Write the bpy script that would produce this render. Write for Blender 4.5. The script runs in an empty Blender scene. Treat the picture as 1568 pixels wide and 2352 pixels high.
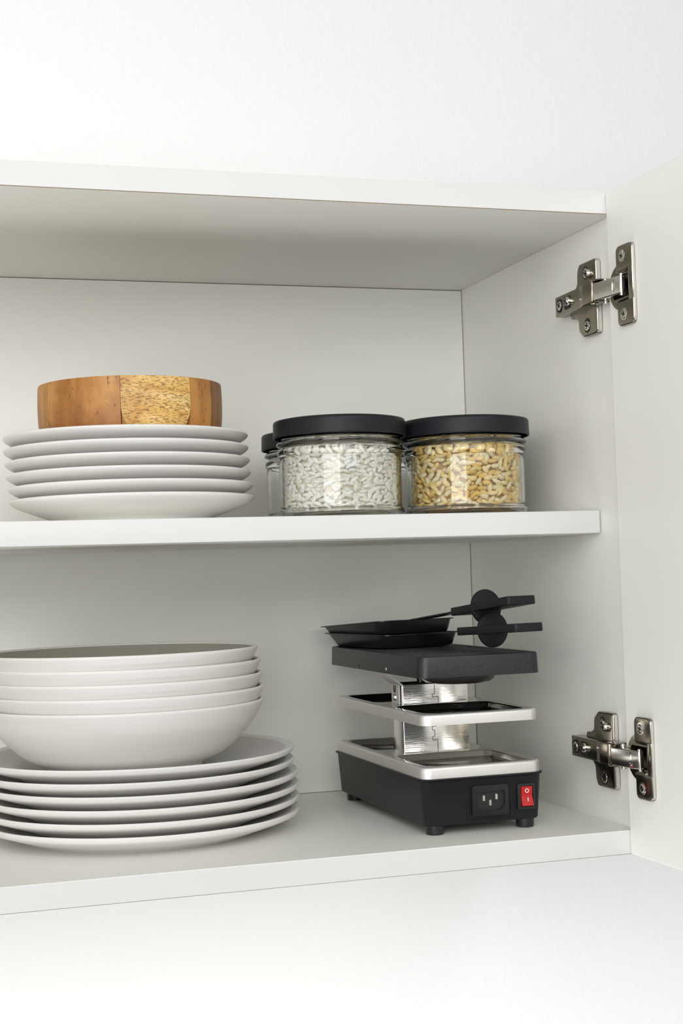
import bpy, bmesh, math, random
import numpy as np
from mathutils import Vector, Matrix, Euler
from mathutils.geometry import tessellate_polygon

random.seed(7)
C = bpy.context.scene.collection
SC = bpy.context.scene
PI = math.pi
S = 0.001            # everything below is written in millimetres

# ------------------------------------------------------------------ camera
CAM = (-550.87, -1021.35, 200.48); YAW, PITCH, ROLL, FPX = 0.3078, 0.0415, -0.0312, 3426.3
def cam_axes():
    cy, sy, cp, sp = math.cos(YAW), math.sin(YAW), math.cos(PITCH), math.sin(PITCH)
    f = Vector((sy*cp, cy*cp, sp)); r = Vector((cy, -sy, 0)); u = r.cross(f)
    cr, sr = math.cos(ROLL), math.sin(ROLL)
    return r*cr + u*sr, u*cr - r*sr, f
cr_, cu_, cf_ = cam_axes()
cd = bpy.data.cameras.new('camera'); cam = bpy.data.objects.new('camera', cd); C.objects.link(cam)
m = Matrix((( cr_.x, cu_.x, -cf_.x, CAM[0]*S), (cr_.y, cu_.y, -cf_.y, CAM[1]*S), (cr_.z, cu_.z, -cf_.z, CAM[2]*S), (0, 0, 0, 1)))
cam.matrix_world = m
cd.sensor_fit = 'HORIZONTAL'; cd.sensor_width = 24.0; cd.lens = 24.0*FPX/1568.0
cd.clip_start = 0.01; cd.clip_end = 50
SC.camera = cam

# ------------------------------------------------------------------ world, lights, exposure
world = bpy.data.worlds.new('studio'); SC.world = world; world.use_nodes = True
bg = world.node_tree.nodes['Background']
bg.inputs['Color'].default_value = (1.0, 0.995, 0.985, 1); bg.inputs['Strength'].default_value = 0.08
def area(name, loc, target, sx, sy, power, col=(1, 1, 1)):
    l = bpy.data.lights.new(name, 'AREA'); l.shape = 'RECTANGLE'; l.size = sx; l.size_y = sy; l.energy = power; l.color = col
    o = bpy.data.objects.new(name, l); C.objects.link(o); o.location = loc
    o.rotation_euler = (Vector(target) - Vector(loc)).to_track_quat('-Z', 'Y').to_euler()
    return o
area('softbox_front', (-0.4, -2.2, 1.1), (-0.2, 0.2, 0.15), 1.7, 1.2, 25.5)
area('softbox_front_left', (-1.6, -2.0, 0.35), (-0.1, 0.2, 0.2), 1.4, 1.4, 27)
area('softbox_high_left', (-1.5, -1.5, 1.8), (-0.2, 0.2, 0.22), 1.4, 1.4, 9)
area('fill_high_right', (0.9, -1.9, 1.8), (-0.2, 0.2, 0.22), 1.4, 1.4, 7)  # added fill lamp, brightens the right part of the wall
area('fill_left', (-2.2, -0.6, 0.3), (-0.05, 0.0, 0.22), 1.0, 1.0, 4)  # added fill lamp, lifts the right side panel and the door
area('fill_below', (0.05, -0.15, -0.95), (0.0, 0.31, -0.15), 2.6, 0.6, 12.5)  # added lamp from underneath, lightens the wall below the cabinet; no counter exists
SC.view_settings.view_transform = 'Standard'; SC.view_settings.look = 'None'
SC.view_settings.gamma = 1.0; SC.view_settings.use_curve_mapping = False
SC.view_settings.exposure = 0.0

# ------------------------------------------------------------------ materials
def mat(name, col, rough=0.5, metal=0.0, **kw):
    M = bpy.data.materials.new(name); M.use_nodes = True
    b = M.node_tree.nodes['Principled BSDF']
    b.inputs['Base Color'].default_value = (*col, 1); b.inputs['Roughness'].default_value = rough; b.inputs['Metallic'].default_value = metal
    for k, v in kw.items(): b.inputs[k].default_value = v
    return M
def nd(M, typ, **kw):
    n = M.node_tree.nodes.new(typ)
    for k, v in kw.items(): setattr(n, k, v)
    return n
def lk(M, a, b): M.node_tree.links.new(a, b)
def bsdf(M): return M.node_tree.nodes['Principled BSDF']
def mapping(M, scale, rot=(0, 0, 0)):
    t = nd(M, 'ShaderNodeTexCoord'); p = nd(M, 'ShaderNodeMapping')
    p.inputs['Scale'].default_value = scale; p.inputs['Rotation'].default_value = rot
    lk(M, t.outputs['Object'], p.inputs['Vector']); return p.outputs['Vector']
def noise(M, vec, scale, detail=3, rough=0.5):
    n = nd(M, 'ShaderNodeTexNoise'); n.inputs['Scale'].default_value = scale; n.inputs['Detail'].default_value = detail; n.inputs['Roughness'].default_value = rough
    lk(M, vec, n.inputs['Vector']); return n.outputs['Fac']
def ramp(M, fac, stops):
    r = nd(M, 'ShaderNodeValToRGB'); e = r.color_ramp.elements
    while len(e) < len(stops): e.new(0.5)
    for i, (p, c) in enumerate(stops): e[i].position = p; e[i].color = (*c, 1)
    lk(M, fac, r.inputs['Fac']); return r.outputs['Color']
def bump(M, h, strength, dist):
    b = nd(M, 'ShaderNodeBump'); b.inputs['Strength'].default_value = strength; b.inputs['Distance'].default_value = dist
    lk(M, h, b.inputs['Height']); lk(M, b.outputs['Normal'], bsdf(M).inputs['Normal'])
def mixc(M, fac, a, b, mode='MIX'):
    n = nd(M, 'ShaderNodeMix', data_type='RGBA', blend_type=mode)
    for sck, v in ((n.inputs[0], fac), (n.inputs[6], a), (n.inputs[7], b)):
        if hasattr(v, 'node'): lk(M, v, sck)
        elif isinstance(v, tuple): sck.default_value = (*v, 1)
        else: sck.default_value = v
    return n.outputs[2]

m_wall = mat('wall_paint', (0.93, 0.93, 0.925), 0.9)
bump(m_wall, noise(m_wall, mapping(m_wall, (1, 1, 0.55)), 210, 4, 0.6), 0.16, 0.004)
m_lam = mat('white_laminate', (0.89, 0.886, 0.832), 0.45)
m_edge = mat('white_edge_band', (0.73, 0.73, 0.715), 0.42)
m_glue = mat('edge_glue_line', (0.30, 0.23, 0.15), 0.6)
bump(m_edge, noise(m_edge, mapping(m_edge, (1, 1, 1)), 700, 2), 0.05, 0.001)
bump(m_lam, noise(m_lam, mapping(m_lam, (1, 1, 1)), 900, 2), 0.05, 0.001)
m_gap = mat('panel_joint', (0.30, 0.29, 0.24), 0.8)
m_cer = mat('white_stoneware', (0.80, 0.785, 0.755), 0.38)
bump(m_cer, noise(m_cer, mapping(m_cer, (1, 1, 1)), 60, 2), 0.03, 0.001)
m_cer2 = mat('grey_white_stoneware', (0.80, 0.775, 0.745), 0.42)
m_cer_in = mat('plate_inside_shade', (0.62, 0.605, 0.575), 0.5)  # same stoneware, darkened to paint in the shade on the plate tops
m_bowl_in = mat('bowl_inside_shade', (0.34, 0.315, 0.265), 0.55)  # shade inside the bowls, put into the colour
m_glass = mat('clear_glass', (0.985, 0.995, 0.985), 0.0, **{'Transmission Weight': 1.0, 'IOR': 1.45})
m_lid = mat('black_lid_paint', (0.013, 0.014, 0.017), 0.42, **{'Specular IOR Level': 0.22})
m_liner = mat('lid_liner', (0.55, 0.47, 0.30), 0.6)
m_plastic = mat('black_plastic', (0.014, 0.0145, 0.0165), 0.42, **{'Specular IOR Level': 0.22})
bump(m_plastic, noise(m_plastic, mapping(m_plastic, (1, 1, 1)), 2500, 1), 0.06, 0.0005)
m_plastic_gl = mat('glossy_black_plastic', (0.012, 0.012, 0.014), 0.25)
m_enamel = mat('black_nonstick', (0.010, 0.011, 0.013), 0.30)
m_antra = mat('anthracite_coating', (0.03, 0.03, 0.032), 0.38, 0.3)
sp = noise(m_antra, mapping(m_antra, (1, 1, 1)), 2600, 2)
lk(m_antra, ramp(m_antra, sp, [(0.45, (0.014, 0.0145, 0.0165)), (0.75, (0.055, 0.057, 0.064))]), bsdf(m_antra).inputs['Base Color'])
m_satin = mat('satin_steel', (0.86, 0.845, 0.81), 0.55, 1.0)
bump(m_satin, noise(m_satin, mapping(m_satin, (60, 60, 900)), 4, 3), 0.05, 0.0005)
m_mirror = mat('polished_steel', (0.60, 0.59, 0.56), 0.09, 1.0)
m_post = mat('drawn_steel', (0.86, 0.85, 0.82), 0.13, 1.0)
bump(m_post, noise(m_post, mapping(m_post, (18, 18, 400)), 3, 4), 0.10, 0.0008)
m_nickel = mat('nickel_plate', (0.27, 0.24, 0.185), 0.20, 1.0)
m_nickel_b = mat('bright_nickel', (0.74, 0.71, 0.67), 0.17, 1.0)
m_dark = mat('dark_recess', (0.012, 0.011, 0.010), 0.6)
m_red = mat('red_plastic', (0.50, 0.008, 0.010), 0.22)
m_white = mat('white_print', (0.85, 0.85, 0.85), 0.5)
m_pin = mat('contact_pin', (0.85, 0.84, 0.80), 0.2, 1.0)
m_brown = mat('dark_heater_cap', (0.045, 0.038, 0.033), 0.35)

def grain_mat(name, rgh):
    M = mat(name, (1, 1, 1), rgh, **{'Subsurface Weight': 0.0})
    a = nd(M, 'ShaderNodeAttribute'); a.attribute_name = 'tint'
    lk(M, a.outputs['Color'], bsdf(M).inputs['Base Color']); return M
m_rice = grain_mat('rice_grain', 0.5); m_wheat = grain_mat('wheat_grain', 0.5)

def wood(name, dark, mid, light, stretch, rot, spk):
    M = mat(name, mid, 0.5)
    v = mapping(M, stretch, rot)
    f = noise(M, v, 26, 6, 0.62)
    c = ramp(M, f, [(0.30, dark), (0.48, mid), (0.68, light)])
    v2 = mapping(M, (1, 1, 1)); big = noise(M, v2, 22, 3, 0.6)
    c = mixc(M, ramp(M, big, [(0.36, (0.75, 0.75, 0.75)), (0.56, (0, 0, 0))]), c, dark)
    v3 = mapping(M, tuple(s*5 for s in stretch), rot); fine = noise(M, v3, 60, 3, 0.7)
    c = mixc(M, ramp(M, fine, [(spk, (0.75, 0.75, 0.75)), (spk + 0.10, (0, 0, 0))]), c, tuple(x*0.35 for x in dark))
    lk(M, c, bsdf(M).inputs['Base Color'])
    bump(M, fine, 0.12, 0.001)
    return M
m_wood_a = wood('acacia_honey', (0.25, 0.085, 0.018), (0.50, 0.225, 0.055), (0.62, 0.31, 0.09), (1.2, 1.2, 0.5), (0.2, 0.3, 0.4), 0.30)
m_wood_b = wood('acacia_light', (0.48, 0.215, 0.045), (0.78, 0.48, 0.14), (0.90, 0.66, 0.28), (0.9, 0.9, 3.4), (0.25, 0.35, 0.2), 0.41)
m_wood_c = wood('acacia_striped', (0.075, 0.030, 0.010), (0.28, 0.125, 0.036), (0.40, 0.19, 0.06), (5.5, 5.5, 0.35), (0, 0.05, 0), 0.33)
m_wood_d = wood('acacia_golden', (0.30, 0.12, 0.026), (0.54, 0.26, 0.065), (0.66, 0.35, 0.11), (3.0, 3.0, 0.4), (0.1, 0.0, 0), 0.31)

# ------------------------------------------------------------------ mesh helpers (mm in, metres out)
def circle(cx, cy, r, n=32, a0=0.0):
    return [(cx + r*math.cos(a0 + 2*PI*i/n), cy + r*math.sin(a0 + 2*PI*i/n)) for i in range(n)]
def round_poly(pts, r, seg=5):
    out = []; n = len(pts)
    for i, p in enumerate(pts):
        rr = r[i] if isinstance(r, (list, tuple)) else r
        p = Vector(p); a = Vector(pts[i-1]); b = Vector(pts[(i+1) % n])
        if rr <= 0: out.append(tuple(p)); continue
        u = (a-p).normalized(); v = (b-p).normalized(); ang = u.angle(v)
        d = min(rr/math.tan(ang/2), (a-p).length*0.49, (b-p).length*0.49); q = d*math.tan(ang/2)
        c = p + (u+v).normalized()*(q/math.sin(ang/2))
        s = p+u*d-c; e = p+v*d-c; t0 = math.atan2(s.y, s.x); dt = math.atan2(e.y, e.x)-t0
        while dt > PI: dt -= 2*PI
        while dt < -PI: dt += 2*PI
        for k in range(seg+1):
            t = t0+dt*k/seg; out.append((c.x+q*math.cos(t), c.y+q*math.sin(t)))
    return out
def rrect(x0, x1, y0, y1, r, seg=5):
    return round_poly([(x0, y0), (x1, y0), (x1, y1), (x0, y1)], r, seg)
def to3(p, a, axis):
    return (p[0], p[1], a) if axis == 'z' else (p[0], a, p[1]) if axis == 'y' else (a, p[0], p[1])
def ring(bm, pts, a, axis='z'): return [bm.verts.new(to3(p, a, axis)) for p in pts]
def bridge(bm, A, B, mi=0):
    n = len(A)
    for i in range(n):
        f = bm.faces.new((A[i], A[(i+1) % n], B[(i+1) % n], B[i])); f.material_index = mi
def cap(bm, A, mi=0):
    f = bm.faces.new(A); f.material_index = mi; return f
def inset(pts, d):
    n = len(pts); out = []
    area2 = sum(pts[i][0]*pts[(i+1) % n][1]-pts[(i+1) % n][0]*pts[i][1] for i in range(n)); sg = 1 if area2 > 0 else -1
    for i in range(n):
        a, p, b = Vector(pts[i-1]), Vector(pts[i]), Vector(pts[(i+1) % n])
        u = (p-a).normalized() if (p-a).length > 1e-9 else (b-p).normalized(); v = (b-p).normalized() if (b-p).length > 1e-9 else u
        n1 = Vector((-u.y, u.x))*sg; n2 = Vector((-v.y, v.x))*sg; k = n1+n2
        k = k/(max(0.3, 1+n1.dot(n2)))
        out.append((p.x+k.x*d, p.y+k.y*d))
    return out
def prism(bm, pts, a0, a1, axis='z', bev=0.0, seg=2, mi=0, both=True):
    """closed prism with rounded cap edges"""
    sg = 1 if a1 > a0 else -1; loops = []
    if bev > 0 and both:
        for k in range(seg):
            t = PI/2*k/seg; loops.append(ring(bm, inset(pts, bev*(1-math.sin(t))), a0+sg*bev*(1-math.cos(t)), axis))
        loops.append(ring(bm, pts, a0+sg*bev, axis))
    else: loops.append(ring(bm, pts, a0, axis))
    if bev > 0:
        for k in range(seg+1):
            t = PI/2*k/seg; loops.append(ring(bm, inset(pts, bev*(1-math.cos(t))), a1-sg*bev*(1-math.sin(t)), axis))
    else: loops.append(ring(bm, pts, a1, axis))
    for A, B in zip(loops, loops[1:]): bridge(bm, A, B, mi)
    cap(bm, loops[0], mi); cap(bm, loops[-1], mi)
def band_front(bm):
    bm.normal_update()
    for f in bm.faces:
        if f.normal.y < -0.8: f.material_index = 1
        elif f.normal.y < -0.3 and f.normal.z < -0.3: f.material_index = 2
def box(bm, x0, x1, y0, y1, z0, z1, bev=0.0, seg=2, mi=0):
    if bev > 0:
        t = bmesh.new(); bmesh.ops.create_cube(t, size=1)
        for v in t.verts: v.co = ((x0+x1)/2+v.co.x*(x1-x0), (y0+y1)/2+v.co.y*(y1-y0), (z0+z1)/2+v.co.z*(z1-z0))
        bmesh.ops.bevel(t, geom=t.edges[:], offset=bev, segments=seg, profile=0.5, affect='EDGES')
        vm = {v: bm.verts.new(v.co) for v in t.verts}
        for f in t.faces: g = bm.faces.new([vm[v] for v in f.verts]); g.material_index = mi
        t.free()
    else:
        prism(bm, [(x0, y0), (x1, y0), (x1, y1), (x0, y1)], z0, z1, 'z', mi=mi)
def holed_face(bm, loops, mi=0):
    """flat face between an outer vert loop and inner vert loops (all coplanar, axis aligned)"""
    co = [[v.co for v in L] for L in loops]; flat = [v for L in loops for v in L]
    for t in tessellate_polygon(co):
        vs = [flat[i] for i in t]
        if len(set(vs)) == 3:
            try: f = bm.faces.new(vs); f.material_index = mi
            except ValueError: pass
def ring_prism(bm, outer, holes, a0, a1, axis='z', mi=0):
    o0, o1 = ring(bm, outer, a0, axis), ring(bm, outer, a1, axis); bridge(bm, o0, o1, mi)
    h0 = [ring(bm, h, a0, axis) for h in holes]; h1 = [ring(bm, h, a1, axis) for h in holes]
    for A, B in zip(h0, h1): bridge(bm, A, B, mi)
    holed_face(bm, [o0]+h0, mi); holed_face(bm, [o1]+h1, mi)
def lathe(bm, prof, seg=96, cx=0, cy=0, mi=0, closed=False, axis='z', base=0.0):
    """revolve (r, h) points; r=0 ends become poles; closed=True joins last to first"""
    loops = []
    for r, h in prof:
        if r <= 1e-6: loops.append([bm.verts.new(to3((cx, cy), base+h, axis))])
        else: loops.append(ring(bm, circle(cx, cy, r, seg), base+h, axis))
    prs = list(zip(loops, loops[1:])) + ([(loops[-1], loops[0])] if closed else [])
    for A, B in prs:
        if len(A) == 1 and len(B) == 1: continue
        if len(A) == 1 or len(B) == 1:
            p, L = (A[0], B) if len(A) == 1 else (B[0], A)
            for i in range(len(L)): f = bm.faces.new((p, L[i], L[(i+1) % len(L)])); f.material_index = mi
        else: bridge(bm, A, B, mi)
def spline(pts, n=6):
    """Catmull-Rom through profile points"""
    P = [pts[0]]+list(pts)+[pts[-1]]; out = []
    for i in range(1, len(P)-2):
        p0, p1, p2, p3 = [np.array(q, float) for q in P[i-1:i+3]]
        for k in range(n):
            t = k/n; out.append(tuple(0.5*((2*p1)+(-p0+p2)*t+(2*p0-5*p1+4*p2-p3)*t*t+(-p0+3*p1-3*p2+p3)*t**3)))
    out.append(tuple(pts[-1])); return out
def tube(bm, pts, r, n=8, mi=0):
    pts = [Vector(p) for p in pts]; loops = []
    for i, p in enumerate(pts):
        d = (pts[min(i+1, len(pts)-1)]-pts[max(i-1, 0)]).normalized(); up = Vector((0, 0, 1)) if abs(d.z) < 0.9 else Vector((1, 0, 0))
        u = d.cross(up).normalized(); v = d.cross(u)
        loops.append([bm.verts.new(p+u*r*math.cos(2*PI*k/n)+v*r*math.sin(2*PI*k/n)) for k in range(n)])
    for A, B in zip(loops, loops[1:]): bridge(bm, A, B, mi)
    cap(bm, loops[0], mi); cap(bm, loops[-1], mi)

def obj(name, bm, mats, parent=None, origin=(0, 0, 0), sharp=35, label=None):
    """link a bmesh (mm) as ONE object; its coordinates are taken relative to origin (mm)"""
    bmesh.ops.remove_doubles(bm, verts=bm.verts[:], dist=1e-4)
    bmesh.ops.recalc_face_normals(bm, faces=bm.faces[:])
    M = Matrix.Scale(S, 4) @ Matrix.Translation(-Vector(origin)); bm.transform(M)
    me = bpy.data.meshes.new(name); bm.to_mesh(me); bm.free()
    for mm in (mats if isinstance(mats, (list, tuple)) else [mats]): me.materials.append(mm)
    me.polygons.foreach_set('use_smooth', [True]*len(me.polygons)); me.set_sharp_from_angle(angle=math.radians(sharp))
    o = bpy.data.objects.new(name, me); C.objects.link(o); o.parent = parent
    if parent is None: o.location = Vector(origin)*S
    if label: o['label'] = label
    return o
def thing(name, label, cat, loc=(0, 0, 0), rot=(0, 0, 0), group=None):
    o = bpy.data.objects.new(name, None); C.objects.link(o); o.location = Vector(loc)*S; o.rotation_euler = rot
    o.empty_display_size = 0.02; tag(o, label, cat, group); return o
def tag(o, label, cat, group=None, kind=None):
    o['label'] = label; o['category'] = cat
    if group: o['group'] = group
    if kind: o['kind'] = kind
    return o
def dup(root, loc, label, rotz=0.0):
    r = root.copy(); C.objects.link(r); r.location = Vector(loc)*S; r.rotation_euler = (0, 0, rotz); r['label'] = label
    for ch in root.children:
        c = ch.copy(); C.objects.link(c); c.parent = r
        for g in ch.children: d = g.copy(); C.objects.link(d); d.parent = c
    return r
NB = bmesh.new

# ------------------------------------------------------------------ setting
H, D, T, ZS, TS, SB = 470.7, 306.8, 18.0, 226.4, 17.8, 35.7
XL = -764.0                       # inner face of the left side panel, outside the frame
bm = NB(); box(bm, -3200, 2200, D+9, D+109, -1500, 2200)
o = obj('wall_back', bm, m_wall); o['kind'] = 'structure'; o['label'] = 'white rough painted wall behind the cabinet'; o['category'] = 'wall'

# ------------------------------------------------------------------ cabinet
cab = thing('kitchen_cabinet', 'white wall cabinet with one inner shelf and its door standing open', 'cabinet', (0, 0, -T))
CO = (0, 0, -T)
def cpart(name, bm, mats, parent=cab, label=None, sharp=35): return obj(name, bm, mats, parent, CO, sharp, label)
bm = NB(); box(bm, 0.25, T, 0, D+7, -T, H+T, 0.5, 1); band_front(bm); cpart('side_panel', bm, [m_lam, m_edge, m_glue])
bm = NB(); box(bm, XL-T, XL-0.25, 0, D+7, -T, H+T, 0.5, 1); band_front(bm); cpart('side_panel', bm, [m_lam, m_edge, m_glue])
bm = NB(); box(bm, XL, 0, 0, D+7, H, H+T, 0.5, 1); band_front(bm); cpart('top_panel', bm, [m_lam, m_edge, m_glue])
bm = NB(); box(bm, XL, 0, 0, D+7, -T, 0, 0.5, 1); band_front(bm); cpart('bottom_panel', bm, [m_lam, m_edge, m_glue])
bm = NB(); box(bm, XL+0.4, -0.7, D, D+6, 0.5, H-0.7); cpart('back_panel', bm, m_lam)
bm = NB(); box(bm, XL+2, -1.8, SB, D-4, ZS, ZS+TS, 0.6, 2); band_front(bm); cpart('shelf', bm, [m_lam, m_edge, m_glue])

# door: opened a little past square, two cup holes bored in its inner face
DX, DY, DA = -5.5, -0.6, math.radians(1.5)
DOORM = Matrix.Translation((DX, DY, 0)) @ Matrix.Rotation(DA, 4, 'Z')    # door frame: -y runs out along the door, +x into its thickness
CUP_S, CUP_Z = 20.5, (410.5, 57.0); CUP_R = 16.6
bm = NB(); DW = 397.0; z0, z1 = -17.7, 486.9
out = rrect(-DW, -0.0, z0, z1, 1.5, 2)
loops = [ring(bm, inset(out, 0.8), 0, 'x')]
hl = []
for cz in CUP_Z:
    a = ring(bm, circle(-CUP_S, cz, CUP_R, 40), 0, 'x'); b = ring(bm, circle(-CUP_S, cz, CUP_R, 40), 11.5, 'x')
    bridge(bm, a, b); cap(bm, b); hl.append(a)
holed_face(bm, [loops[0]]+hl)
A = ring(bm, out, 0.8, 'x'); B = ring(bm, out, 17.2, 'x'); Cc = ring(bm, inset(out, 0.8), 18, 'x')
bridge(bm, loops[0], A); bridge(bm, A, B); bridge(bm, B, Cc); cap(bm, Cc)
bm.transform(DOORM); cpart('door', bm, m_lam, label='white cabinet door standing open on the right')

# hinges
def screw_bm(bm, r, h, tilt=0.0):
    """pan head pointing to -x from x=0 with a cross slot; centre at origin"""
    lathe(bm, [(0, -h), (r*0.55, -h), (r*0.9, -h*0.7), (r, -h*0.25), (r, 0), (0, 0)], 20, axis='x')
    for k in range(2):
        t = NB(); box(t, -h-0.12, -h+0.3, -r*0.62, r*0.62, -r*0.15, r*0.15, mi=1); t.transform(Matrix.Rotation(tilt+k*PI/2, 4, 'X'))
        me = bpy.data.meshes.new('tmp'); t.to_mesh(me); t.free(); bm.from_mesh(me); bpy.data.meshes.remove(me)
def place(bm_src, bm_dst, M):
    bm_src.transform(M); me = bpy.data.meshes.new('tmp'); bm_src.to_mesh(me); bm_src.free(); bm_dst.from_mesh(me); bpy.data.meshes.remove(me)
def paint_front_glint(bm):  # faces turned to the front get brighter nickel, a painted-in highlight
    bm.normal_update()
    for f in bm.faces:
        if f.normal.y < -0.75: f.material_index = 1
def make_hinge(zc, nf, cz, label):
    fl = 1
    def F(z): return zc+fl*z
    # arm body: folded channel
    bm = NB()
    side = round_poly([(79.5, -2.5), (79.5, -12.2), (33, -13.6), (24, -15.8), (9, -15.8), (9, -3), (30, -2.5)], [0, 1.2, 6, 6, 2, 0, 0], 4)
    prism(bm, [(x, y) for y, x in side], zc-8.1, zc+8.1, 'z', 0.8, 2)
    arm = cpart('hinge', bm, m_nickel, label=label)
    # dark slots and screws in the arm face
    bm = NB(); prism(bm, rrect(66.5, 75.5, zc-5.6, zc+5.6, 4.4, 5), -11.5, -12.95, 'x'); cpart('slot', bm, m_dark, arm)
    bm = NB(); prism(bm, rrect(50, 61, zc-5.2, zc+5.2, 1.2, 2), -11.5, -13.25, 'x')
    cpart('slot', bm, m_dark, arm)
    for (yy, dz, r, h, x0) in ((70.5, 0, 4.0, 1.0, -12.6), (53.5, 0.6, 3.9, 3.4, -12.8)):
        bm = NB(); s = NB(); screw_bm(s, r, h, 0.5); place(s, bm, Matrix.Translation((x0, yy, F(dz)))); cpart('screw', bm, [m_nickel_b, m_dark], arm)
    # mounting plate on the side panel
    pl = [(21.5, -29.5), (46, -29.5), (53, -24), (54, -15), (60, -12), (67, -12), (67, -6), (67, 6), (60, 9), (54, 14), (53, 24), (50, 29.5), (21.5, 29.5)]
    pl = [(y, zc+nf*z) for y, z in pl]
    bm = NB(); prism(bm, round_poly(pl, [3, 6, 5, 3, 2, 2, 1, 2, 3, 4, 4, 4, 3], 4), 0.2, -5.0, 'x', 1.3, 3); bm.faces.ensure_lookup_table(); bmesh.ops.recalc_face_normals(bm, faces=bm.faces[:]); paint_front_glint(bm); cpart('mounting_plate', bm, [m_nickel, m_nickel_b], arm)
    for (yy, dz, r, h, x0) in ((38, 20.5, 4.0, 0.8, -4.9), (30.5, 18.5, 3.7, 4.2, -4.9), (38, -21.5, 4.3, 1.0, -4.9)):
        bm = NB(); s = NB(); screw_bm(s, r, h, 0.2); place(s, bm, Matrix.Translation((x0, yy, F(dz)))); cpart('screw', bm, [m_nickel_b, m_dark], arm)
    bm = NB(); prism(bm, rrect(33.5, 42.5, min(F(15.5), F(26)), max(F(15.5), F(26)), 4.2, 5), -4.0, -5.08, 'x'); cpart('slot', bm, m_dark, arm)
    bm = NB(); prism(bm, rrect(33, 43, min(F(-27), F(-15.5)), max(F(-27), F(-15.5)), 4.6, 5), -4.0, -5.08, 'x'); cpart('slot', bm, m_dark, arm)
    # bright cover link running to the cup
    bm = NB()
    side = round_poly([(11, -5.5), (11, -12.5), (7, -15.0), (-20, -11.2), (-26.5, -9.8), (-27, -6.0), (-10, -6.5)], [0, 1.5, 3, 8, 1, 0, 0], 4)
    prism(bm, [(x, y) for y, x in side], zc-6.9-1, zc+6.9-1, 'z', 1.0, 3)
    lz = zc-1.0
    for q in (5.2, 3.8):                    # raised oval maker's mark frame
        n = 24; pts = []
        for i in range(n+1):
            t = 2*PI*i/n; z = lz+(q-1.7)*math.sin(t)+(1.7 if math.sin(t) > 0 else -1.7)*(q/5.2); y = -16.4+(q-2.6)*math.cos(t)
            pts.append((-11.72+(-16.4-y)*-0.14-0.08, y, z))
        tube(bm, pts, 0.22, 5)
    cpart('link_arm', bm, m_nickel_b, arm)
    bm = NB(); tube(bm, [(-8.2, -25.5, lz-8.3), (-8.2, -25.5, lz+8.3)], 1.5, 12); cpart('pivot_pin', bm, m_nickel_b, arm)
    bm = NB(); tube(bm, [(-6.5, 3.0, lz-9.4), (-6.5, 3.0, lz+9.4)], 2.0, 12); cpart('pivot_pin', bm, m_nickel_b, arm)
    bm = NB(); tube(bm, [(-11.5, 13, zc-9.3), (-11.5, 13, zc+9.3)], 2.6, 12); cpart('pivot_pin', bm, m_nickel_b, arm)
    bm = NB(); box(bm, -14, -4, 2, 14, zc-9.0, zc-8.0, 0.4); cpart('side_lug', bm, m_nickel, arm)
    bm = NB(); box(bm, -14, -4, 2, 14, zc+8.0, zc+9.0, 0.4); cpart('side_lug', bm, m_nickel, arm)
    # cup and flange on the door (door frame, s = distance from the hinge edge along -y)
    bm = NB()
    lathe(bm, [(15.2, -0.6), (15.2, 10.0), (0, 10.6)], 40, -CUP_S, cz, axis='x', mi=1)
    ring_prism(bm, circle(-CUP_S, cz, 17.6, 48), [rrect(-34.3, -8.5, cz-8.6, cz+8.6, 2.5, 4)], 0.0, -1.3, 'x')
    zz = cz
    wing = round_poly([(-41, zz+11.8), (-17.6, zz+11.8), (-17.6, zz+30.4), (-41, zz+30.4)], [0, 0, 4.5, 4.5], 5)
    prism(bm, wing, 0.0, -3.4, 'x', 0.9, 3)
    wing = round_poly([(-41, zz-30.4), (-17.6, zz-30.4), (-17.6, zz-11.8), (-41, zz-11.8)], [4.5, 4.5, 0, 0], 5)
    prism(bm, wing, 0.0, -3.4, 'x', 0.9, 3)
    box(bm, -3.4, 0.0, -41, -34.5, zz-12.6, zz+12.6, 0.9, 2)
    for q in (1, -1):                        # sloping shoulders beside the opening
        sh = [(-36, zz+q*8.3), (-36, zz+q*12.4), (-17.6, zz+q*12.4), (-12, zz+q*12.4), (-17.6, zz+q*8.8)]
        A = [bm.verts.new((-3.3 if i == 1 or i == 2 else -0.9, *p)) for i, p in enumerate(sh)]
        A[0].co.x = -0.2; A[4].co.x = -0.2
        for f in ((0, 1, 2), (0, 2, 4), (2, 3, 4)): bm.faces.new([A[i] for i in f])
    for f in bm.faces: f.material_index = 0
    bm.normal_update()
    for f in bm.faces:
        if abs(f.normal.y) > 0.75 and f.calc_center_median().y < -39.5: f.material_index = 1  # front rim of the flange gets its highlight from brighter nickel too
    bm.transform(DOORM); cpart('cup_flange', bm, [m_nickel, m_nickel_b], arm)
    for q in (22.0, -22.0):
        bm = NB(); s = NB(); screw_bm(s, 3.6, 0.7, 0.3); place(s, bm, DOORM @ Matrix.Translation((-3.3, -26.8, cz+q))); cpart('screw', bm, [m_nickel_b, m_dark], arm)
        bm = NB(); lathe(bm, [(3.7, -0.25), (4.5, -0.2), (4.7, 0.0), (3.7, 0.1)], 24, -26.8, cz+q, axis='x', base=-3.4, closed=True); bm.transform(DOORM); cpart('screw_rim', bm, m_nickel_b, arm)
make_hinge(412.3, 1, CUP_Z[0], 'nickel concealed hinge at the top of the open door')
make_hinge(56.6, -1, CUP_Z[1], 'nickel concealed hinge near the bottom of the open door')

# ------------------------------------------------------------------ crockery
ORD = ('lowest', 'second from the bottom', 'third from the bottom', 'third from the top', 'second from the top', 'topmost')
Z0S = ZS+TS
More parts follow.
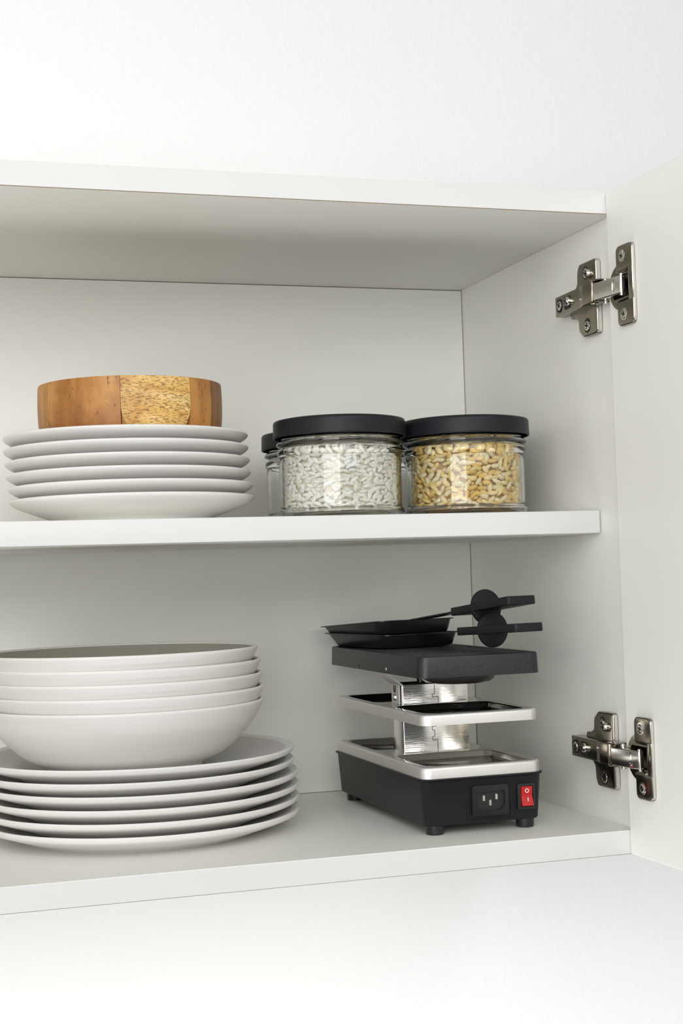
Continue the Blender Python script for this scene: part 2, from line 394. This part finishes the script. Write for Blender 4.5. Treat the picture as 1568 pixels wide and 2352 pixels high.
# dinner plates on the cabinet bottom
grp = 'stack of dinner plates'
und = [(0, 0.9), (84, 0.9), (87, 0.1), (90, 0), (92, 0.1)]+spline([(93, 0.9), (99, 3.2), (111.5, 7.4), (123.4, 11.8), (126.2, 15.0)], 7)
top = spline([(126.4, 15.9), (125.4, 16.8), (123.8, 16.5), (112.6, 13.4), (103, 11.0), (93, 9.4), (80, 6.4), (66, 5.1), (0, 4.9)], 7)
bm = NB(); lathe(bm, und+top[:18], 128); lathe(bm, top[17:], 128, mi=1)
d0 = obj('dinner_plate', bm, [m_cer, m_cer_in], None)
for k in range(6):
    o = d0 if k == 0 else d0.copy()
    if k: C.objects.link(o)
    o.location = Vector((-346.8+(0.4, 0.2, 0.4, 0, -3.4, -3.0)[k], 172.6, 0.05+9.7*k))*S; o.rotation_euler = (0, 0, 0.7*k)
    tag(o, 'large white dinner plate, %s of the six stacked on the cabinet bottom' % ORD[k], 'plate', grp)
DTOP = 0.05+9.7*5
# bowls on the dinner plates
bm = NB()
def bowl_prof(R, hh):
    q = hh/54.5; e = R-106
    out = spline([(59.6, 3.8), (62, 5.3), (67, 7.6), (75.5+e*.3, 12.2*q), (84+e*.5, 19.6*q), (91.2+e*.7, 27.8*q), (98.6+e, 38.5*q), (R-2.0, 48.5*q), (R-0.2, hh-1.8)], 6)
    inn = spline([(R-0.3, hh-0.6), (R-1.3, hh), (R-3.0, hh-0.8), (R-6.0, 48*q), (93.5+e*.9, 36.8*q), (86+e*.6, 26*q), (77.5+e*.3, 18*q), (66, 11.2), (50, 8.9), (0, 7.4)], 6)
    return [(0, 2.0), (52, 2.0), (54, 0.2), (56, 0), (59.2, 0.2)]+out+inn[:14], inn[13:]
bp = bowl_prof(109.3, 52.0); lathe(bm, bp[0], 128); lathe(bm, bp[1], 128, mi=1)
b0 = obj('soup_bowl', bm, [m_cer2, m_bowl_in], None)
BORD = ('lowest', 'second from the bottom', 'middle one', 'second from the top', 'topmost')
BZ = DTOP+5.15
for k in range(5):
    o = b0 if k == 0 else b0.copy()
    if k: C.objects.link(o)
    o.location = Vector((-361.7+(0, 0.7, -0.3, -1.4, -3.6)[k], 151, BZ+10.3*k))*S; o.rotation_euler = (0, 0, 1.1*k)
    tag(o, 'wide white bowl, %s of the five nested on the dinner plates' % BORD[k], 'bowl', 'stack of nested bowls')
# side plates on the shelf
bm = NB()
lathe(bm, [(0, 2.4), (52, 2.4), (54, 0.2), (56, 0), (59.5, 0.2)]+spline([(60.2, 1.6), (64.5, 4.6), (77, 9.2), (88.6, 13.6), (93.4, 16.2), (95.4, 18.0)], 6)+spline([(95.8, 19.0), (95.2, 20.1), (93.6, 20.6), (91, 20.0), (80, 15.4), (66, 10.9), (57, 9.6), (0, 9.0)], 6), 128)
s0 = obj('side_plate', bm, [m_cer], None)
for k in range(6):
    o = s0 if k == 0 else s0.copy()
    if k: C.objects.link(o)
    o.location = Vector((-350.7+(0, -0.6, -2.4, -3.0, -3.9, -4.1)[k], 150, Z0S+0.05+9.9*k))*S; o.rotation_euler = (0, 0, 0.9*k)
    tag(o, 'small white plate, %s of six stacked under the wooden bowl' % ORD[k], 'plate', 'stack of side plates')
# wooden bowl built of glued staves
WB = (-351.0, 150, Z0S+0.05+49.5+11.4)
wb = thing('wooden_bowl', 'round wooden bowl of honey brown staves on top of the stacked small plates', 'bowl', WB)
def stave(a0, a1, matl, nook=0.0, label=None):
    bm = NB(); hh = 353.6-WB[2]
    outp = spline([(66.5, 0), (68.8, 3), (70.4, 8), (71.8, 18), (72.3, 30), (71.9, hh-2.0), (71.0, hh-0.4)], 5)
    inp = spline([(69.8, hh), (66.5, hh-0.2), (65.6, hh-2), (65.5, 24), (61, 11), (50, 7.5)], 4)
    prof = outp+inp+[(50, 0)]; n = 14; cols = []
    for i in range(n+1):
        col = []
        for r, z in prof:
            w = nook*max(0.0, 1-z/26.0)**2; g = 0.0016
            a = (a0+g+w)+((a1-g-w)-(a0+g+w))*i/n
            col.append(bm.verts.new((r*math.cos(a), r*math.sin(a), z)))
        cols.append(col)
    for A, B in zip(cols, cols[1:]): bridge(bm, A, B)
    cap(bm, cols[0]); cap(bm, cols[-1])
    obj('stave', bm, matl, wb, (0, 0, 0), 40, label)
# joints seen from the camera side, measured angles about the bowl axis
cam_dir = math.atan2(CAM[1]-WB[1], CAM[0]-WB[0])
def ang(x): return cam_dir+math.asin(max(-1, min(1, x)))
J = [ang(-0.865), ang(-0.10), ang(0.625), ang(0.855)]
stave(J[0], J[1], m_wood_a); stave(J[1], J[2], m_wood_b, 0.18, 'light yellow speckled wood stave'); stave(J[2], J[3], m_wood_a)
stave(J[3], J[3]+0.75, m_wood_c, 0, 'dark striped wood stave')
rest = J[0]+2*PI-(J[3]+0.75)
for k in range(5): stave(J[3]+0.75+rest*k/5, J[3]+0.75+rest*(k+1)/5, (m_wood_d, m_wood_b, m_wood_a, m_wood_c, m_wood_d)[k])
bm = NB(); lathe(bm, [(0, 0.0), (49.8, 0.0), (49.8, 7.4), (30, 6.6), (0, 6.4)], 64); obj('bottom', bm, m_wood_d, wb)

# ------------------------------------------------------------------ jars
def make_jar(name, loc, label):
    t = thing(name, label, 'jar', loc, group='black lidded glass jars')
    bm = NB()
    outer = spline([(43.4, 0.0), (47.2, 0.5), (49.2, 2.6), (49.5, 4.6), (48.9, 6.4), (47.9, 8.0), (47.8, 14), (48.0, 30), (48.2, 46), (48.9, 48.6), (49.5, 51.2), (48.9, 53.4), (46.6, 54.9),
                    (47.4, 56.0), (49.6, 57.0), (50.0, 58.4), (49.3, 59.9), (46.8, 61.2), (46.2, 63), (46.4, 70), (45.6, 72)], 4)
    inner = spline([(43.8, 72.2), (43.2, 70), (43.6, 56), (45.2, 50), (45.6, 40), (45.6, 9), (44.6, 5.2), (41, 3.6), (0, 3.4)], 4)
    lathe(bm, [(0, 1.6), (36.6, 1.4), (38.0, 0.8), (39.0, 0.1), (42.4, 0.1)]+outer+inner, 300)
    bm.verts.ensure_lookup_table()
    for v in bm.verts:                       # knurled resting ring
        r = math.hypot(v.co.x, v.co.y)
        if 38.5 < r < 44 and v.co.z < 0.3 and int(round(math.atan2(v.co.y, v.co.x)/(2*PI)*300)) % 2: v.co.z += 0.8
    obj('glass', bm, m_glass, t, sharp=60)
    bm = NB()
    lathe(bm, spline([(51.0, 63.2), (52.0, 63.0), (52.5, 64.0), (52.3, 70), (52.2, 74.2), (51.4, 76.2), (49.4, 76.8), (48.2, 76.5), (47.4, 77.0), (45.6, 77.5), (44.6, 77.1)], 4)+[(0, 77.0), (0, 75.6)]+
          [(47, 75.4), (50.6, 74), (50.9, 66)], 128, closed=True)
    lid = obj('lid', bm, m_lid, t)
    bm = NB(); lathe(bm, [(0, 72.4), (46.2, 72.4), (46.4, 74.9), (0, 74.9)], 64); obj('seal', bm, m_liner, lid)
    return t
JY = 97.5
j0 = make_jar('storage_jar', (-195.0, JY, Z0S+0.35), 'glass jar of white rice with a black lid at the front of the shelf')
dup(j0, (-88.3, JY+1.5, Z0S+0.35), 'glass jar of golden cereal grains with a black lid, beside the rice jar', 0.4)
dup(j0, (-176.5, 205, Z0S+0.35), 'clear glass jar with a black lid peeking out left behind the rice jar', 0.9)
dup(j0, (-59.0, 206, Z0S+0.35), 'clear glass jar almost hidden behind the jar of golden grains', 1.7)

def grains(name, loc, label, cat, material, L, W, TH, rad, z0, z1, cols, layers, crease, seed, spread):
    rng = np.random.default_rng(seed)
    ns, nr = 8, 6                            # template ellipsoid
    tv = [(1, 0, 0)]
    for i in range(1, nr):
        a = PI*i/nr
        for k in range(ns):
            b = 2*PI*k/ns; e_ = 0.85 if crease else 1.0; y, z = math.sin(a)**e_*math.cos(b), math.sin(a)**e_*math.sin(b)
            if crease and z > 0.5 and abs(y) < 0.3: z *= 0.8
            tv.append((math.cos(a), y, z))
    tv.append((-1, 0, 0)); tv = np.array(tv); tf = []
    for k in range(ns): tf.append((0, 1+k, 1+(k+1) % ns))
    for i in range(nr-2):
        for k in range(ns): a, b = 1+i*ns+k, 1+i*ns+(k+1) % ns; tf += [(a, a+ns, b+ns), (a, b+ns, b)]
    e = 1+(nr-2)*ns
    for k in range(ns): tf.append((e+k, len(tv)-1, e+(k+1) % ns))
    tf = np.array(tf); pos = []
    for ly in range(layers):
        r = rad-TH*0.62-ly*TH*0.8; du, dv = L*0.75, W*0.85
        nu = int(2*PI*r/du); nv = max(1, int((z1-z0-W*0.8)/dv))
        for j in range(nv):
            for i in range(nu):
                u = (i+0.5*(j % 2)+rng.normal(0, 0.24))/nu*2*PI; v = z0+W*0.5+(j+0.5+rng.normal(0, 0.22))*dv
                v = min(max(v, z0+W*0.4), z1-W*0.3); pos.append((u, v, r-abs(rng.normal(0, 0.5)), 0))
    r = 0
    for rr in np.arange(2, rad-3, W*1.05):     # top surface
        for i in range(int(2*PI*rr/(L*0.7))+1): pos.append((rng.uniform(0, 2*PI), z1-W*0.2+rng.normal(0, 0.5), rr, 1))
    n = len(pos); pos = np.array(pos); core = rad-TH*1.15; V = np.zeros((n, len(tv), 3)); colr = np.zeros((n, 3)); cols = np.array(cols)
    for i in range(n):
        u, v, r, top = pos[i]
        sc = np.array([L/2*rng.uniform(0.82, 1.12), W/2*rng.uniform(0.85, 1.1), TH/2*rng.uniform(0.85, 1.08)])
        q = tv*sc; roll = rng.uniform(0, 2*PI) if crease else rng.uniform(0, PI)
        cr, sr = math.cos(roll), math.sin(roll); q = np.stack([q[:, 0], q[:, 1]*cr-q[:, 2]*sr, q[:, 1]*sr+q[:, 2]*cr], 1)
        q[:, 1] += (0.03*L)*((q[:, 0]/(L/2))**2)*(1 if crease else 0)
        th = rng.normal(0, spread); tl = rng.normal(0, 0.10)
        ct, st = math.cos(th), math.sin(th); q = np.stack([q[:, 0]*ct-q[:, 1]*st, q[:, 0]*st+q[:, 1]*ct, q[:, 2]-tl*q[:, 0]], 1)
        er = np.array([math.cos(u), math.sin(u), 0]); et = np.array([-math.sin(u), math.cos(u), 0]); ez = np.array([0, 0, 1.0])
        if top: er, ez = ez, er; c = np.array([r*math.cos(u), r*math.sin(u), v])
        else: c = np.array([r*math.cos(u), r*math.sin(u), v])
        w = q[:, :1]*et+q[:, 1:2]*ez+q[:, 2:]*er+c
        rr = np.hypot(w[:, 0], w[:, 1]); k = np.minimum(1, (rad-0.15)/np.maximum(rr, 1e-6)); w[:, 0] *= k; w[:, 1] *= k
        V[i] = w; a = rng.random(); colr[i] = cols[int(rng.integers(0, len(cols)))]*((0.9+0.14*a) if crease else (0.97+0.05*a))
    F = (tf[None]+(np.arange(n)*len(tv))[:, None, None]).reshape(-1, 3); V = V.reshape(-1, 3)
    # heart of the heap behind the outer grains
    m_ = 64; cv = [(core*math.cos(2*PI*i/m_), core*math.sin(2*PI*i/m_), z) for z in (z0+0.6, z1-W) for i in range(m_)]
    b0_ = len(V); cf = [(b0_+i, b0_+(i+1) % m_, b0_+m_+(i+1) % m_, b0_+m_+i) for i in range(m_)]+[tuple(b0_+m_-1-i for i in range(m_)), tuple(b0_+m_+i for i in range(m_))]
    V = np.concatenate([V, np.array(cv)]); colr_v = np.concatenate([np.repeat(np.clip(colr, 0, 1), len(tv), 0), np.tile(np.array((0.90, 0.81, 0.64)) if not crease else np.array((0.55, 0.33, 0.10)), (2*m_, 1))])
    me = bpy.data.meshes.new(name); me.from_pydata((V*S).tolist(), [], F.tolist()+cf)
    at = me.color_attributes.new('tint', 'FLOAT_COLOR', 'POINT'); cc = np.ones((len(V), 4)); cc[:, :3] = colr_v
    at.data.foreach_set('color', cc.ravel()); me.polygons.foreach_set('use_smooth', [True]*len(me.polygons)); me.materials.append(material)
    o = bpy.data.objects.new(name, me); C.objects.link(o); o.location = Vector(loc)*S
    tag(o, label, cat, None, 'stuff')
    return o
jl = lambda x, dy=0: (x, JY+dy, Z0S+0.35)
grains('rice', jl(-195.0), 'white short rice grains filling the left front jar', 'rice', m_rice, 7.2, 3.9, 3.2, 45.2, 3.9, 55.5,
       [(0.98, 0.96, 0.87), (0.99, 0.975, 0.91), (0.97, 0.93, 0.82)], 2, False, 3, 0.6)
grains('cereal_grains', jl(-88.3, 1.5), 'golden yellow cereal grains filling the right front jar', 'grain', m_wheat, 8.2, 4.6, 4.0, 45.2, 3.9, 56.0,
       [(0.93, 0.70, 0.28), (0.96, 0.77, 0.38), (0.88, 0.60, 0.19), (0.97, 0.84, 0.52)], 3, True, 5, 0.65)

# ------------------------------------------------------------------ two-tier raclette grill
GX, GY = -106.0, 151.0
gr = thing('raclette_grill', 'black and steel tiered raclette grill with a red switch on the cabinet bottom', 'grill', (GX, GY, 0))
GO = (GX, GY, 0)
def gp(name, bm, mats, parent=gr, label=None, sharp=35): return obj(name, bm, mats, parent, GO, sharp, label)
X0, X1, Y0, Y1 = -156.5, -55.5, 40.0, 262.0
# base housing
bm = NB(); o_ = rrect(X0, X1, Y0, Y1, 9, 6); L_ = []
for ins, z in ((6, 7.0), (4.2, 7.4), (3.2, 8.8), (0.7, 40.6), (0.5, 41.2), (-1.2, 42.0), (-1.3, 42.8), (-0.4, 43.3), (3, 43.4)):
    L_.append(ring(bm, inset(o_, ins), z))
for A, B in zip(L_, L_[1:]): bridge(bm, A, B)
cap(bm, L_[0]); cap(bm, L_[-1]); base = gp('base', bm, m_plastic)
for x in (X0+14, X1-12):
    for y in (Y0+13, Y1-13):
        bm = NB(); lathe(bm, [(0, 0), (6.4, 0), (7.0, 0.6), (7.2, 7.6), (0, 7.6)], 28, x, y); gp('foot', bm, m_plastic_gl, gr)
# socket in the front face (front sits at about y=41)
FY = 41.6
bm = NB()
hexo = round_poly([(-113.2, 30.7), (-113.2, 21.6), (-109.3, 16.8), (-94.2, 16.4), (-89.6, 21.0), (-89.6, 31.6)], 1.5, 3)
ring_prism(bm, rrect(-116.6, -86.6, 13.1, 36.0, 2.0, 4), [hexo], FY+0.5, FY-2.2, 'y')
sock = gp('power_socket', bm, m_plastic_gl, gr)
bm = NB(); prism(bm, hexo, FY-0.2, FY+0.3, 'y'); gp('recess', bm, m_dark, sock)
for x, z in ((-106.6, 26.2), (-101.4, 22.4), (-96.2, 26.8)):
    bm = NB(); box(bm, x-1.0, x+1.0, FY-1.7, FY, z-2.3, z+2.3, 0.3, 1); gp('pin', bm, m_pin, sock)
# thin raised panel lines around socket and switch
bm = NB()
for (xa, xb, za, zb) in ((-119.3, -83.4, 9.0, 39.6),):
    tube(bm, [(xa, FY-0.1, zb), (xa, FY+0.3, za)], 0.35, 6); tube(bm, [(xb, FY-0.1, zb), (xb, FY+0.3, za)], 0.35, 6); tube(bm, [(xa, FY-0.1, zb), (xb, FY-0.1, zb)], 0.35, 6); tube(bm, [(xa, FY+0.3, za), (xb, FY+0.3, za)], 0.35, 6)
gp('panel_ridge', bm, m_plastic, base)
bm = NB(); ring_prism(bm, rrect(-78.6, -63.9, 15.3, 35.0, 0.8, 2), [rrect(-76.0, -65.6, 17.2, 33.0, 0.5, 2)], FY+0.5, FY-1.5, 'y'); sw = gp('power_switch', bm, m_plastic_gl, gr)
bm = NB()
prism(bm, round_poly([(FY+0.4, 17.5), (FY-3.6, 17.9), (FY-1.0, 25.2), (FY-1.7, 32.6), (FY+0.4, 32.9)], [0, 0.6, 6, 0.5, 0], 4), -75.4, -66.0, 'x', 0.3, 1)
rk = gp('rocker', bm, m_red, sw, 'red rocker marked with a circle and a bar')
def fy(z): return FY-1.0-(0.7*(z-25.2)/7.4 if z > 25.2 else 2.6*(25.2-z)/7.3)-0.12
bm = NB(); ring_prism(bm, circle(-70.7, 29.4, 1.65, 24), [circle(-70.7, 29.4, 1.15, 24)], fy(29.4)+0.3, fy(29.4)-0.1, 'y')
box(bm, -70.6, -70.05, fy(22.4)-0.25, fy(22.4)+0.3, 20.9, 24.2); gp('print', bm, m_white, rk)
# steel tiers
def tier(name, z0, z1, x0, x1, y0, y1):
    bm = NB(); o_ = rrect(x0, x1, y0, y1, 8, 6)
    A = ring(bm, o_, z0); cap(bm, ring(bm, inset(o_, 0.1), z0)); B = ring(bm, o_, z1-2.2); bridge(bm, A, B); last = B
    for k in range(1, 5):
        t = PI/2*k/4; N = ring(bm, inset(o_, 2.2*(1-math.cos(t))), z1-2.2*(1-math.sin(t))); bridge(bm, last, N); last = N
    holes = []
    for (ya, yb) in ((y0+6.0, 126.5), (166.5, y1-6.0)):
        h = rrect(x0+6.5, x1-6.5, ya, yb, 9, 6); prev = ring(bm, h, z1); holes.append(prev)
        for ins, dz in ((0.9, -0.3), (1.6, -1.1), (2.6, -4.2), (3.3, -5.0), (4.4, -5.3)):
            N = ring(bm, inset(h, ins), z1+dz); bridge(bm, prev, N, 1); prev = N
        cap(bm, prev, 1)
    holed_face(bm, [last]+holes, 1)
    return gp(name, bm, [m_satin, m_mirror])
tier('lower_tray', 43.4, 52.2, X0+0.8, X1-1.0, Y0+0.6, Y1-1); tier('middle_tray', 83.4, 92.0, X0+1.8, X1-2.2, Y0+0.6, Y1-2)
# posts
PX0, PX1, PY0, PY1 = -136.6, -78.6, 133.0, 160.0
for nm, z0, z1 in (('post', 52.2, 83.4), ('post', 92.0, 108.0)):
    bm = NB(); ring_prism(bm, rrect(PX0, PX1, PY0, PY1, 1.2, 2), [rrect(PX0+1.2, PX1-1.2, PY0+1.2, PY1-1.2, 0.6, 2)], z0, z1)
    po = gp(nm, bm, m_post)
    bm = NB()                                # interlocked seam, a thin dark slit
    zt, zb = z1-0.2, z0+0.4; zm = (zt+zb)/2; mid = -107.0
    path = [(mid-1, zt), (mid-1, zm+5), (mid-4.5, zm+5), (mid-4.5, zm+2.2), (mid-2.4, zm+1.8), (mid-2.4, zm-3), (mid-4.4, zm-3.4), (mid-4.4, zm-6), (mid, zm-6), (mid, zb)] if z1-z0 > 20 else \
           [(mid-1.5, zt), (mid-1.5, zm-0.6), (mid-3.4, zm-0.6), (mid-3.4, zm-3), (mid+1.4, zm-2.6), (mid+1.8, zm-4.5), (mid+1.8, zb)]
    for (xa, za), (xb, zb2) in zip(path, path[1:]): tube(bm, [(xa, PY0-0.05, za), (xb, PY0-0.05, zb2)], 0.22, 5)
    gp('seam', bm, m_dark, po)
bm = NB(); box(bm, PX0+0.6, PX1-0.6, PY0+0.8, PY1-0.8, 106.2, 107.9); box(bm, PX0-0.4, PX1+0.3, PY0-0.35, PY1+0.3, 107.8, 108.6, 0.3, 1); gp('post_cap', bm, m_dark)
bm = NB(); lathe(bm, [(0, 108.4), (3.0, 108.4), (3.4, 120.5), (0, 120.5)], 20, -117.5, 141); gp('spacer', bm, m_plastic_gl)
# side strap with its screw
bm = NB()
pth = [(-137.6, 92.3), (-137.6, 108.5), (-152.5, 119.5), (-152.5, 126)]; th = 1.1
for (xa, za), (xb, zb) in zip(pth, pth[1:]):
    d = Vector((xb-xa, 0, zb-za)).normalized(); n_ = Vector((-d.z, 0, d.x))*th
    for (ya, yb) in ((136.0, 156.5),):
        q = [(xa, za), (xb, zb), (xb+n_.x, zb+n_.z), (xa+n_.x, za+n_.z)]
        prism(bm, [(p[0], p[1]) for p in q], ya if za < 100 else ya-9*(za > 108), yb-3, 'y')
st = gp('strap', bm, m_satin)
bm = NB(); s = NB(); lathe(s, [(0, -2.0), (2.0, -1.7), (2.8, -0.6), (3.0, 0), (0, 0)], 20, axis='x'); place(s, bm, Matrix.Translation((-138.8, 144.5, 97.6))); gp('screw', bm, m_nickel_b, st)
bm = NB(); tube(bm, [(-138.9, 147.5, 107.5), (-138.9, 147.2, 103.2), (-138.9, 145.5, 101.6), (-138.9, 143.6, 103.2), (-138.9, 143.2, 107.5)], 0.5, 6); gp('slot', bm, m_dark, st)
# ridged grill plate with the heater cap below
bm = NB(); gx0, gx1, gy0, gy1, gz0, gz1 = X0+1.0, X1+0.8, Y0-0.2, Y1+10, 119.2, 135.6
o_ = rrect(gx0, gx1, gy0, gy1, 8, 6); L_ = []
for ins, z in ((6, 121.5), (1.4, 121.0), (1.0, gz0), (0.0, gz0+0.2), (0.6, gz1-1.6), (1.0, gz1-0.5), (1.9, gz1), (3.6, gz1), (4.6, gz1-0.5), (5.6, gz1-2.2), (6.5, gz1-2.4)): L_.append(ring(bm, inset(o_, ins), z))
for A, B in zip(L_, L_[1:]): bridge(bm, A, B)
cap(bm, L_[0]); cap(bm, L_[-1])
yy = gy0+13
while yy < gy1-10:
    q = [(yy-1.6, gz1-2.5), (yy+1.6, gz1-2.5), (yy+0.8, gz1-0.7), (yy-0.8, gz1-0.7)]; prism(bm, q, gx0+11, gx1-11, 'x'); yy += 6.4
plate = gp('grill_plate', bm, m_antra)
bm = NB(); s = NB(); prism(s, rrect(185.0, 187.0, 119.9+0.8, 124.4, 0.9, 3), gx0+0.6, gx0+0.02, 'x'); place(s, bm, Matrix()); gp('slot', bm, m_dark, plate)
bm = NB(); lathe(bm, [(0, -0.5), (1.3, -0.4), (1.7, 0.3), (0, 0.6)], 14, 117.4, 123.0, axis='x', base=gx0+0.3); gp('rivet', bm, m_nickel_b, plate)
bm = NB(); lathe(bm, [(0, 110.9), (20, 111.1), (26, 112.2), (29, 114.4), (30, 117.0), (30, 121.5), (0, 121.5)], 64, -103.5, 93); gp('heater_cap', bm, m_brown)

# ------------------------------------------------------------------ raclette pans (local frame: handle along -y, rim at z=0)
def pan_loop(ins, front, back, r, w=38.0): return rrect(-w+ins, w-ins, front, back, r, 6)
def make_pan(loc, rot, label):
    t = thing('raclette_pan', label, 'pan', loc, rot, 'small black raclette pans')
    bm = NB(); L_ = []
    spec = [(-1.6, -1.6, 110.0, 9, 0.3), (-1.6, -1.6, 110.0, 9, -0.5), (0, 0, 106.0, 10, -0.6), (1.4, 1.6, 96.0, 12, -9.4), (2.4, 2.8, 94.0, 12, -11.0), (4.5, 5.0, 92, 11, -11.4)]
    for ins, f, b, r, z in spec: L_.append(ring(bm, pan_loop(ins, f, b, r), z))
    for A, B in zip(L_, L_[1:]): bridge(bm, A, B)
    cap(bm, L_[-1])
    prev = L_[0]
    for ins, f, b, r, z in [(0.2, 0.4, 105.5, 10, 0.3), (2.4, 2.8, 95, 12, -9.2), (5.5, 6.0, 91, 11, -10.2)]:
        N = ring(bm, pan_loop(ins, f, b, r), z); bridge(bm, prev, N); prev = N
    cap(bm, prev)
    pan = obj('pan_body', bm, m_enamel, t)
    up = 0.050
    bm = NB(); prism(bm, rrect(-8, 8, -74, 1.5, 2, 3), -0.4, 0.6, 'z'); bm.transform(Matrix.Rotation(-up, 4, 'X')); obj('tang', bm, m_enamel, t)
    R_ = Matrix.Rotation(-up, 4, 'X')
    bm = NB()
    prism(bm, rrect(-10.5, 10.5, -103, -66, 2.0, 4), -3.3, 3.3, 'z', 0.9, 2)
    prism(bm, rrect(-13.5, 13.5, -152, -101, 2.6, 5), -3.2, 3.6, 'z', 0.9, 3)
    bm.transform(R_); h = obj('handle', bm, m_plastic, t)
    bm = NB(); prism(bm, circle(0, 0, 14.2, 56), -101.0, -104.0, 'y', 0.5, 2); bm.transform(R_); obj('disc', bm, m_plastic, h)
    return t
PSI = math.radians(12)
make_pan((-98.0, 182.0, 147.2), (0, 0, PSI), 'black raclette pan lying directly on the grill plate, under another pan')
make_pan((-99.6, 189.5, 159.2), (-0.060, 0, PSI), 'upper black raclette pan tilted in the other pan')
